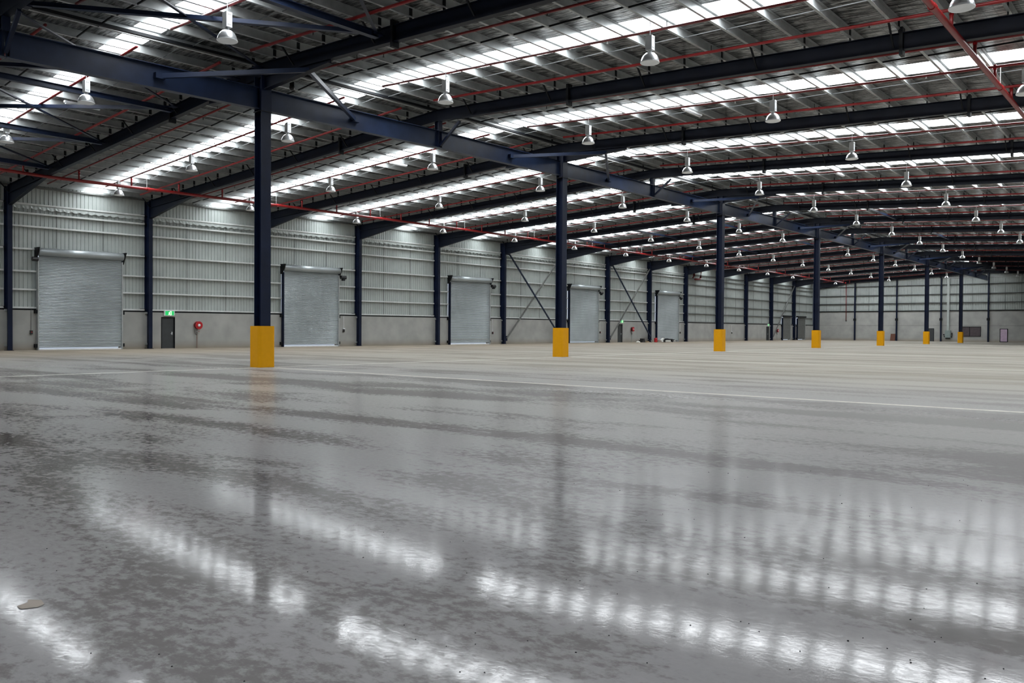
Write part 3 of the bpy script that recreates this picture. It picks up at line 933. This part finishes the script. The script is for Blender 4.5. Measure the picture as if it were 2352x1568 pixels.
# wall cross bracing
for j, nm in ((5, 'nearest'), (7, 'middle'), (12, 'farthest')):
    X = -53.2
    for (z0, z1, s_) in ((9.15, 0.7, 'falling to the right'), (0.55, 9.1, 'rising to the right')):
        if j == 12 and z0 > 5: continue
        a = WP(j + 0.04, X + (0.0 if z0 > 5 else -0.16), z0); c = WP(j + 0.97, X + (0.0 if z0 > 5 else -0.16), z1)
        t = thing('wall_brace', a, 'diagonal wall brace %s, %s crossed bay of the left wall' % (s_, nm), 'brace', 'wall cross braces')
        obj('brace_member', MB().sweep(RECT(0.12, 0.12), a, c), navy_b if z0 > 5 else galv_dark, t)
        obj('gusset_plate', MB().box(a.x - 0.1, a.x - 0.085, a.y - 0.15, a.y + 0.2, a.z - 0.25, a.z + 0.25), navy, t)
        obj('gusset_plate', MB().box(c.x - 0.1, c.x - 0.085, c.y - 0.2, c.y + 0.1, c.z - 0.25, c.z + 0.25), navy, t)

# ------------------------------------------------------------------ sprinkler pipework
def bay_name(j): return ORD[j + 1]


KP = {'P': (0.178, 'beyond the rafter'), 'S': (0.515, 'beside the skylight'), 'T': (0.85, 'in front of the rafter')}
for j in range(-1, 14):
    for kk, (fr, nm) in KP.items():
        fj = j + fr
        if kk == 'T' and j >= 0: fj += 0.02 if j > 1 else -0.02
        for side, (x0, x1) in (('left', (-50.4 if kk == 'S' else -51.6, -27.0)), ('right', (-24.6, XRIGHT - 3))):
            if kk == 'T' and side == 'left': x1 = -26.6
            pts = [PR(fj, x0, -0.02), PR(fj, x1, -0.02)]
            t = thing('sprinkler_pipe', pts[0], 'thin red pipe %s, %s of the ridge, %s bay' % (nm, side, bay_name(j)), 'pipe', 'red sprinkler branch pipes')
            obj('pipe_run', MB().tube(pts, 0.042 if kk != 'T' else 0.05, 8), redp, t, smooth=True)
            mb = MB(); n_ = 6
            for i in range(n_):
                X = x0 + (x1 - x0) * (i + 0.5) / n_
                q = PR(fj, X, -0.02)
                if q.x > 1: continue
                mb.tube([q + Vector((0, 0, -0.05)), q + Vector((0, 0, -0.13))], 0.015, 5)
                mb.lathe([(0.0, 0.0), (0.035, 0.0), (0.035, 0.008), (0.0, 0.008)], q + Vector((0, 0, -0.15)), 6)
            if mb.v: obj('sprinkler_heads', mb, whitep if kk == 'S' else black, t)
            if j < 5:
                for i in range(4):
                    X = x0 + (x1 - x0) * (i + 0.2) / 4
                    q = PR(fj, X, -0.02)
                    if q.x > 1: continue
                    obj('pipe_hanger', MB().tube([q, q + Vector((0, 0, 0.16))], 0.012, 5), black, t)
for nm, X, dz in (('left', -46.9, -0.62), ('right', -5.2, -0.55)):
    pts = [PR(-3.5 + 0.5 * i, X, dz) for i in range(35)] if nm == 'left' else [PR(-3.5 + 0.5 * i, X, dz) for i in range(35)]
    t = thing('sprinkler_main', pts[0], 'thick red sprinkler main, ' + ('under the rafters near the left wall' if nm == 'left' else 'crossing the top right corner of the picture'), 'pipe', 'red sprinkler mains')
    obj('pipe_run', MB().tube(pts, 0.085, 12), redp, t, smooth=True)
    for j in range(-2, 14):
        for kk, (fr, _) in KP.items():
            fj = j + fr
            a, c = PR(fj, X, dz), PR(fj, X, -0.02)
            rr = obj('riser', MB().tube([a, c], 0.05, 8), redp, t, smooth=True)
            if j < 4: obj('coupling', MB().tube([c + Vector((0, 0, -0.16)), c + Vector((0, 0, -0.10))], 0.062, 8), redreel, rr)
        q0 = PR(j + 0.62, X, dz); dv = (PR(j + 0.65, X, dz) - q0).normalized()
        obj('coupling', MB().tube([q0, q0 + dv * 0.16], 0.105, 12), redp, t)
        if j < 9: obj('hanger_rod', MB().tube([q0, PR(j + 0.62, X, 0.15)], 0.012, 5), galv, t)
# valve drop on the left wall
t = thing('valve_pipe', WP(9.3, -53.4, 8.4), 'pair of thick dark red drop pipes bending down the left wall', 'pipe')
dk = plain('dark_red_pipe', (0.16, 0.008, 0.012), 0.4)
a0 = WP(9.39, -53.3, 9.75); a1 = WP(9.39, -53.3, 8.75); a2 = WP(9.36, -53.3, 8.5); a3 = WP(9.22, -53.3, 8.45)
obj('bend_pipe', MB().tube([P(9.39, -47, 9.95), P(9.39, -52.6, 9.85), WP(9.39, -53.2, 9.65), a1, a2, a3], 0.14, 12), dk, t, smooth=True)
obj('drop_pipe', MB().tube([WP(9.19, -53.3, 9.9), WP(9.19, -53.3, 8.9), WP(9.17, -53.35, 8.6)], 0.13, 12), dk, t, smooth=True)
# red drop at the far wall
t = thing('drop_pipe', (-47.95, YF - 0.3, 3.5), 'thin red drop pipe hanging on the far wall near the left corner', 'pipe')
obj('pipe_run', MB().tube([(-47.95, YF - 0.3, 10.0), (-47.9, YF - 0.3, 3.5)], 0.07, 8), dk, t, smooth=True)
obj('pipe_cap', MB().tube([(-47.9, YF - 0.3, 3.36), (-47.9, YF - 0.3, 3.5)], 0.10, 8), black, t)

# ------------------------------------------------------------------ pendant lamps
LR = [(-48.28, 9.42, 'row by the left wall'), (-39.6, 9.76, 'second row from the wall'), (-30.9, 9.98, 'third row, just left of the ridge'),
      (-21.05, 9.92, 'fourth row, just right of the ridge'), (-12.6, 9.57, 'fifth row'), (-4.3, 9.13, 'rightmost row')]
proto = thing('pendant_lamp', (0, 0, 0), '', 'lamp', 'high-bay pendant lamps')
obj('reflector', MB().lathe([(0.275, 0.0), (0.272, 0.05), (0.25, 0.13), (0.205, 0.21), (0.14, 0.275), (0.07, 0.305), (0.06, 0.33), (0.05, 0.33)], n=24), alum, proto, smooth=True)
obj('lens', MB().lathe([(0.0, 0.004), (0.266, 0.004), (0.266, 0.012), (0.0, 0.012)], n=24), glass_l, proto)
obj('rim', MB().lathe([(0.278, -0.006), (0.285, 0.0), (0.285, 0.018), (0.274, 0.022)], n=24), whitep, proto)
gb = obj('gear_box', MB().box(-0.105, 0.105, -0.09, 0.09, 0.37, 0.79), whitep, proto)
mb = MB()
for z in (0.70, 0.42):
    for i in range(3): mb.box(-0.107, 0.107, -0.045 + 0.035 * i, -0.033 + 0.035 * i, z, z + 0.035)
obj('vent_slots', mb, galv_dark, gb)
obj('yoke', MB().box(-0.055, -0.04, -0.02, 0.02, 0.32, 0.37).box(0.04, 0.055, -0.02, 0.02, 0.32, 0.37), alum, proto)
obj('suspension_wire', MB().tube([(0, 0, 0.79), (0, 0, 1.24)], 0.011, 6), whitep, proto)
first = True
for ri, (X, z, nm) in enumerate(LR):
    for j in range(-1, 14):
        if X > -10 and j > 9: pass
        zz = z
        if ri == 0 and j >= 3: zz += 0.08
        if ri == 4 and j == 0: zz += 0.02
        loc = P(j + 0.5, X + (0.1 if j >= 6 else 0), zz)
        lab = 'aluminium dome pendant lamp, %s, %s from the camera' % (nm, ORD[j + 1])
        if first:
            proto.location = loc; proto['label'] = lab; first = False
        else:
            copy_thing(proto, loc, lab)
# fluorescent battens under the purlins
for i, (j0, j1, X, nm) in enumerate(((1.574, 1.749, -16.77, 'right of the ridge in the third bay'), (-0.41, -0.24, -35.1, 'in the nearest bay by the first lamps'), (1.546, 1.699, -34.9, 'left of the ridge in the third bay'), (3.569, 3.716, -34.74, 'left of the ridge in the fifth bay'), (3.57, 3.73, -16.7, 'right of the ridge in the fifth bay'))):
    a, c = PR(j0, X, 0.05), PR(j1, X, 0.05)
    t = thing('batten_light', a, 'white fluorescent batten under the roof, ' + nm, 'lamp', 'fluorescent battens')
    obj('batten_body', MB().sweep(RECT(0.14, 0.07), a, c), whitep, t)
    d_ = (c - a)
    obj('diffuser', MB().sweep([(-0.05, -0.09), (0.05, -0.09), (0.065, -0.036), (-0.065, -0.036)], a + d_ * 0.03, c - d_ * 0.03), alum, t)
# security camera by the nearest column
q = PR(0.25, -27.3, 0.05)
t = thing('security_camera', q, 'small dark dome camera on a bracket right of the nearest column head', 'camera')
obj('bracket', MB().box(q.x - 0.12, q.x + 0.12, q.y - 0.02, q.y + 0.02, q.z - 0.05, q.z + 0.12), black, t)
obj('camera_dome', MB().lathe([(0.11, 0.0), (0.10, -0.08), (0.06, -0.14), (0.0, -0.16)], q + Vector((0, 0, -0.05)), 14), plastic, t, smooth=True)

# ------------------------------------------------------------------ things at the far wall
Y1 = YF - 0.02
win = struct('window_%d' % (wn + 1), (-28.36, YF, 0.88))
mb = MB()
for (x0, x1, z0, z1) in ((-29.95, -26.78, 0.86, 0.93), (-29.95, -26.78, 2.40, 2.47), (-29.95, -29.88, 0.86, 2.47), (-26.85, -26.78, 0.86, 2.47), (-28.43, -28.35, 0.86, 2.47)):
    mb.box(x0, x1, Y1 - 0.08, Y1 + 0.01, z0, z1)
obj('window_frame', mb, black, win)
obj('pane', MB().box(-29.88, -28.43, Y1 - 0.03, Y1, 0.93, 2.40), tinted, win)
obj('pane', MB().box(-28.35, -26.85, Y1 - 0.03, Y1, 0.93, 2.40), tinted, win)
dn += 1
d = struct('door_%d' % dn, (-23.55, YF, 0)); d['label'] = 'pale pinkish glazed door in a dark frame on the far wall'
mb = MB()
for (x0, x1, z0, z1) in ((-24.1, -24.02, 0, 2.14), (-23.08, -23.0, 0, 2.14), (-24.1, -23.0, 2.06, 2.14), (-24.1, -23.0, 0.0, 0.10)): mb.box(x0, x1, Y1 - 0.08, Y1 + 0.01, z0, z1)
obj('door_frame', mb, black, d)
obj('door_leaf', MB().box(-24.02, -23.08, Y1 - 0.04, Y1, 0.10, 2.06), pink, d)
dn += 1
d = struct('door_%d' % dn, (-34.1, YF, 0)); d['label'] = 'dark door on the far wall behind a yellow guard'
obj('door_leaf', MB().box(-34.66, -33.76, Y1 - 0.04, Y1, 0.0, 2.08), doorm, d)
mb = MB()
for (x0, x1, z0, z1) in ((-34.74, -34.66, 0, 2.16), (-33.76, -33.68, 0, 2.16), (-34.74, -33.68, 2.08, 2.16)): mb.box(x0, x1, Y1 - 0.07, Y1, z0, z1)
obj('door_frame', mb, black, d)
t = thing('leaning_board', (-40.1, YF - 0.35, 0), 'brown board leaning on the far wall beside a navy column', 'board')
mb = MB(); mb.box8([(-40.5, YF - 0.42, 0), (-39.72, YF - 0.42, 0), (-39.72, YF - 0.38, 0), (-40.5, YF - 0.38, 0), (-40.45, YF - 0.10, 1.2), (-39.72, YF - 0.10, 1.2), (-39.72, YF - 0.06, 1.2), (-40.45, YF - 0.06, 1.2)])
obj('board_panel', mb, brown, t)
obj('edge_lipping', MB().box8([(-40.5, YF - 0.43, 0.0), (-40.46, YF - 0.43, 0.0), (-40.46, YF - 0.38, 0), (-40.5, YF - 0.38, 0), (-40.45, YF - 0.11, 1.2), (-40.41, YF - 0.11, 1.2), (-40.41, YF - 0.06, 1.2), (-40.45, YF - 0.06, 1.2)]), plain('lipping', (0.16, 0.05, 0.02), 0.6), t)
t = thing('distribution_board', (-31.56, YF - 0.3, 0.5), 'grey-green electrical board with a cable duct rising to the roof on the far wall', 'electrical box')
mb = MB(); mb.box(-31.98, -31.15, YF - 0.35, YF - 0.01, 0.62, 1.82)
bo = obj('cabinet', mb, boxgreen, t)
obj('cabinet_door', MB().box(-31.90, -31.23, YF - 0.38, YF - 0.35, 0.72, 1.72), boxgreen, bo)
obj('cable_duct', MB().box(-31.73, -31.40, YF - 0.25, YF - 0.05, 1.82, 10.45), cladm, t)
for k_, (x0, z0) in enumerate(((-32.25, 1.05), (-31.05, 1.0), (-31.05, 1.25), (-32.15, 0.75), (-31.1, 0.7))):
    obj('socket_outlet', MB().box(x0, x0 + 0.16, YF - 0.25, YF - 0.05, z0, z0 + 0.16), black, t)
for x0 in (-31.85, -31.65, -31.45, -31.3):
    obj('plug_inlet', MB().tube([(x0, YF - 0.2, 0.42), (x0, YF - 0.2, 0.62)], 0.06, 8), black, t)

# ------------------------------------------------------------------ go-kart and clutter at the left wall
def gp(j, X=-52.6): return Vector((X, _ip(YW, j), 0))


y0, y1 = gp(7.985).y, gp(8.338).y
K0 = Vector((-52.2, y0, 0)); KL = y1 - y0
t = thing('go_kart', K0, 'white and black racing go-kart parked before the fifth roller shutter', 'go-kart')


def K(u, w_, z): return Vector((K0.x + w_, K0.y + u * KL, z))


obj('front_fairing', MB().poly([K(0.0, -0.45, 0.28), K(0.02, 0.45, 0.28), K(0.06, 0.5, 0.05), K(0.04, -0.5, 0.05), K(0.22, -0.40, 0.16), K(0.22, 0.40, 0.16), K(0.2, 0.42, 0.04), K(0.2, -0.42, 0.04)], [(0, 1, 5, 4), (0, 3, 2, 1), (1, 2, 6, 5), (0, 4, 7, 3), (4, 5, 6, 7), (3, 7, 6, 2)]), kartw, t)
obj('nose_fairing', MB().poly([K(0.20, -0.16, 0.18), K(0.20, 0.16, 0.18), K(0.40, 0.14, 0.56), K(0.40, -0.14, 0.56), K(0.30, -0.16, 0.14), K(0.30, 0.16, 0.14), K(0.44, 0.14, 0.50), K(0.44, -0.14, 0.50)], [(0, 3, 2, 1), (4, 5, 6, 7), (0, 1, 5, 4), (3, 7, 6, 2), (0, 4, 7, 3), (1, 2, 6, 5)]), kartw, t)
sw = obj('steering_wheel', MB().tube([K(0.40, 0.17 * math.cos(a_ * 0.785), 0.50 + 0.12 * math.sin(a_ * 0.785)) + Vector((0, -0.08 * math.sin(a_ * 0.785), 0)) for a_ in range(9)], 0.02, 6), rubber, t)
obj('steering_column', MB().tube([K(0.28, 0, 0.12), K(0.40, 0, 0.50)], 0.018, 6), black, t)
obj('seat', MB().poly([K(0.50, -0.2, 0.10), K(0.50, 0.2, 0.10), K(0.62, 0.2, 0.10), K(0.62, -0.2, 0.10), K(0.52, -0.2, 0.16), K(0.52, 0.2, 0.16), K(0.70, 0.2, 0.46), K(0.70, -0.2, 0.46), K(0.66, -0.2, 0.48), K(0.66, 0.2, 0.48)], [(0, 1, 2, 3), (4, 8, 9, 5), (0, 4, 5, 1), (3, 2, 6, 7), (7, 6, 9, 8), (0, 3, 7, 8, 4), (1, 5, 9, 6, 2)]), plastic, t)
for s_ in (-1, 1):
    obj('side_pod', MB().box8([K(u, w2, z) for z in (0.05, 0.26) for u, w2 in ((0.30, s_ * 0.40), (0.62, s_ * 0.40), (0.62, s_ * 0.66), (0.30, s_ * 0.62))]), kartw, t)
    for u, r_ in ((0.22, 0.13), (0.80, 0.15)):
        wl = obj('wheel', MB().lathe([(0.06, -0.09), (r_, -0.08), (r_ + 0.005, 0.0), (r_, 0.08), (0.06, 0.09)], K(u, s_ * 0.58, r_ + 0.005), 14, 'x'), rubber, t)
        obj('rim', MB().lathe([(0.0, 0.095), (0.065, 0.095), (0.065, -0.095), (0.0, -0.095)], K(u, s_ * 0.58, r_ + 0.005), 10, 'x'), alum, wl)
    obj('frame_rail', MB().tube([K(0.1, s_ * 0.2, 0.08), K(0.92, s_ * 0.22, 0.08)], 0.018, 6), black, t)
obj('engine', MB().box8([K(u, w2, z) for z in (0.10, 0.40) for u, w2 in ((0.66, 0.24), (0.84, 0.24), (0.84, 0.50), (0.66, 0.50))]), black, t)
obj('rear_bumper', MB().box8([K(u, w2, z) for z in (0.08, 0.30) for u, w2 in ((0.93, -0.62), (1.0, -0.60), (1.0, 0.60), (0.93, 0.62))]), kartw, t)
obj('number_panel', MB().box8([K(u, w2, z) for z in (0.28, 0.36) for u, w2 in ((0.55, -0.6), (0.95, -0.6), (0.95, 0.6), (0.55, 0.6))]), black, t)
obj('rear_axle', MB().tube([K(0.80, -0.6, 0.15), K(0.80, 0.6, 0.15)], 0.02, 6), galv, t)

q = gp(7.95, -52.3)
t = thing('fuel_drum', q, 'red plastic drum standing left of the go-kart', 'drum')
obj('drum_body', MB().lathe([(0.20, 0.0), (0.215, 0.03), (0.215, 0.18), (0.20, 0.20), (0.215, 0.22), (0.215, 0.46), (0.17, 0.52), (0.0, 0.53)], q, 16), redreel, t, smooth=True)
obj('screw_cap', MB().lathe([(0.05, 0.53), (0.05, 0.57), (0.0, 0.57)], q + Vector((0.05, 0.05, 0)), 10), redreel, t)
q = gp(7.665, -52.7)
t = thing('tool_case', q, 'black case at the foot of the navy column left of the red drum', 'case')
obj('case_body', MB().box(q.x - 0.3, q.x + 0.3, q.y - 0.28, q.y + 0.34, 0, 0.26), plastic, t)
obj('case_lid', MB().box(q.x - 0.25, q.x + 0.25, q.y + 0.02, q.y + 0.34, 0.26, 0.46), plastic, t)
q = gp(7.56, -52.6)
t = thing('white_bag', q, 'crumpled white bag left of the black case on the floor', 'bag')
mb = MB(); random.seed(3)
mb.lathe([(0.0, 0.0), (0.26, 0.0), (0.28, 0.05), (0.20, 0.12), (0.08, 0.17), (0.0, 0.18)], q, 9)
for v in mb.v: v += Vector((random.uniform(-.04, .04), random.uniform(-.05, .05), 0)) if v.z > 0.01 else Vector((0, 0, 0))
obj('bag_body', mb, kartw, t)
obj('bag_neck', MB().lathe([(0.05, 0.15), (0.07, 0.21), (0.0, 0.20)], q, 7), kartw, t)
q = gp(7.76, -52.6)
t = thing('timber_block', q, 'small tan timber block before the navy column', 'block')
obj('block_body', MB().box(q.x - 0.25, q.x + 0.25, q.y - 0.3, q.y + 0.3, 0, 0.13), plain('tan_timber', (0.33, 0.24, 0.14), 0.7), t)
obj('strap', MB().box(q.x - 0.255, q.x + 0.255, q.y - 0.03, q.y + 0.03, 0.13, 0.136), black, t)
q = gp(7.845, -52.4)
t = thing('spare_wheel', q, 'spare kart wheel leaning between the column and the red drum', 'wheel')
obj('tyre', MB().lathe([(0.06, -0.08), (0.15, -0.07), (0.155, 0.0), (0.15, 0.07), (0.06, 0.08)], q + Vector((0, 0, 0.155)), 14, 'x'), rubber, t)
obj('rim', MB().lathe([(0.0, 0.085), (0.065, 0.085), (0.065, -0.085), (0.0, -0.085)], q + Vector((0, 0, 0.155)), 10, 'x'), alum, t)
q = P(7.93, -25.35, 1.56)
# scraps of debris scattered on the floor
DEB = [(-8.41, 4.06, 0.005), (-8.03, 3.59, 0.005), (-7.53, 3.6, 0.005), (-7.42, 4.43, 0.005), (-7.03, 4.62, 0.005), (-6.49, 4.07, 0.005), (-5.97, 4.08, 0.005), (-4.96, 4.23, 0.005), (-5.21, 3.88, 0.005), (-4.55, 3.33, 0.005), (-4.24, 3.79, 0.005), (-3.72, 3.9, 0.005), (-3.67, 3.97, 0.005), (-3.37, 3.67, 0.0054), (-3.17, 3.46, 0.005), (-3.86, 3.29, 0.0071), (-3.87, 2.89, 0.005), (-5.5, 2.14, 0.0059), (-5.25, 2.39, 0.005), (-4.96, 1.98, 0.005), (-7.38, 2.73, 0.005), (-2.83, 2.66, 0.006), (-2.51, 2.8, 0.005), (-2.5, 2.6, 0.0051), (-2.66, 2.57, 0.005), (-2.42, 2.7, 0.005), (-3.36, 1.75, 0.0053), (-3.2, 1.72, 0.0058), (-3.59, 1.57, 0.005), (-3.53, 1.99, 0.005), (-5.4, 5.13, 0.0057), (-5.97, 5.32, 0.005), (-2.19, 2.5, 0.005), (-2.27, 2.44, 0.005), (-2.85, 1.83, 0.0056), (-4.67, 4.19, 0.005), (-5.23, 4.25, 0.005), (-5.32, 4.22, 0.005), (-5.55, 7.34, 0.005), (-5.08, 6.55, 0.005), (-4.53, 6.03, 0.0057), (-4.41, 6.69, 0.0073), (-4.95, 8.15, 0.0051), (-4.49, 7.15, 0.005), (-4.31, 6.13, 0.0057), (-3.82, 6.12, 0.0068), (-3.08, 5.54, 0.0062), (-3.07, 5.28, 0.0061), (-3.01, 5.82, 0.0053), (-3.35, 6.24, 0.005), (-2.82, 5.54, 0.0061), (-3.66, 7.49, 0.0075), (-3.49, 7.56, 0.0075), (-3.26, 7.49, 0.006), (-3.3, 7.29, 0.005), (-3.32, 8.29, 0.005), (-2.93, 8.24, 0.0063), (-2.76, 8.41, 0.0064), (-1.71, 7.05, 0.0056), (-2.3, 7.17, 0.0057), (-2.18, 6.84, 0.0079), (-1.87, 6.05, 0.0062), (-1.87, 6.51, 0.0054), (-2.31, 5.27, 0.0068), (-1.73, 5.1, 0.0056), (-2.12, 4.34, 0.0053), (-2.45, 4.12, 0.005), (-2.85, 4.05, 0.0053), (-2.6, 3.76, 0.0051), (-2.67, 3.73, 0.005), (-2.32, 3.7, 0.005), (-1.04, 4.29, 0.0065), (-0.91, 5.15, 0.0064), (-1.1, 4.86, 0.005), (-1.51, 4.54, 0.005), (-1.65, 3.73, 0.0055), (-1.61, 3.73, 0.0055), (-1.53, 3.66, 0.0054), (-1.81, 3.53, 0.0054), (-2.03, 3.17, 0.0053), (-2.03, 2.91, 0.0063), (-1.3, 3.55, 0.0059), (-1.18, 3.81, 0.0068), (-1.14, 3.89, 0.005), (-1.02, 3.83, 0.0054), (-0.91, 3.76, 0.0053), (-0.9, 3.73, 0.006), (-0.87, 4.13, 0.005), (-0.88, 4.05, 0.005), (-1.26, 3.33, 0.0051), (-1.74, 3.01, 0.005), (-2.27, 2.88, 0.005), (-0.59, 3.91, 0.0054), (-0.63, 3.75, 0.005), (-2.36, 10.23, 0.0054), (-2.83, 9.81, 0.0054), (-2.84, 9.63, 0.0053), (-1.66, 8.69, 0.0064), (-1.57, 8.4, 0.0062), (-1.81, 8.53, 0.005), (-1.84, 8.16, 0.0061), (-1.32, 6.8, 0.0066), (-1.34, 7.72, 0.0059), (-1.03, 4.51, 0.005)]
random.seed(11)
protos = []
for k_ in range(4):
    mb = MB(); n_ = 6
    rr = [random.uniform(0.6, 1.0) for _ in range(n_)]
    lo = [(rr[i] * math.cos(i * 6.283 / n_), rr[i] * 0.7 * math.sin(i * 6.283 / n_), 0.0) for i in range(n_)]
    hi = [(x_ * 0.7, y_ * 0.7, 0.8) for x_, y_, _ in lo]
    mb.poly(lo + hi, [tuple(range(n_ - 1, -1, -1)), tuple(range(n_, 2 * n_))] + [(i, (i + 1) % n_, n_ + (i + 1) % n_, n_ + i) for i in range(n_)])
    protos.append(mb)
meshes = []
for mb in protos:
    me = bpy.data.meshes.new('debris_chip'); me.from_pydata([tuple(v) for v in mb.v], [], mb.f); me.materials.append(black); meshes.append(me)
for i, (X, Y, sz) in enumerate(DEB):
    o = bpy.data.objects.new('debris_chip', meshes[i % 4]); COL.objects.link(o)
    o.location = (X, Y, 0.0); o.scale = (sz, sz, sz * 0.8); o.rotation_euler = (0, 0, random.uniform(0, 6))
    tag(o, 'tiny black chip of debris lying on the polished floor', 'debris', 'black debris chips on the floor')
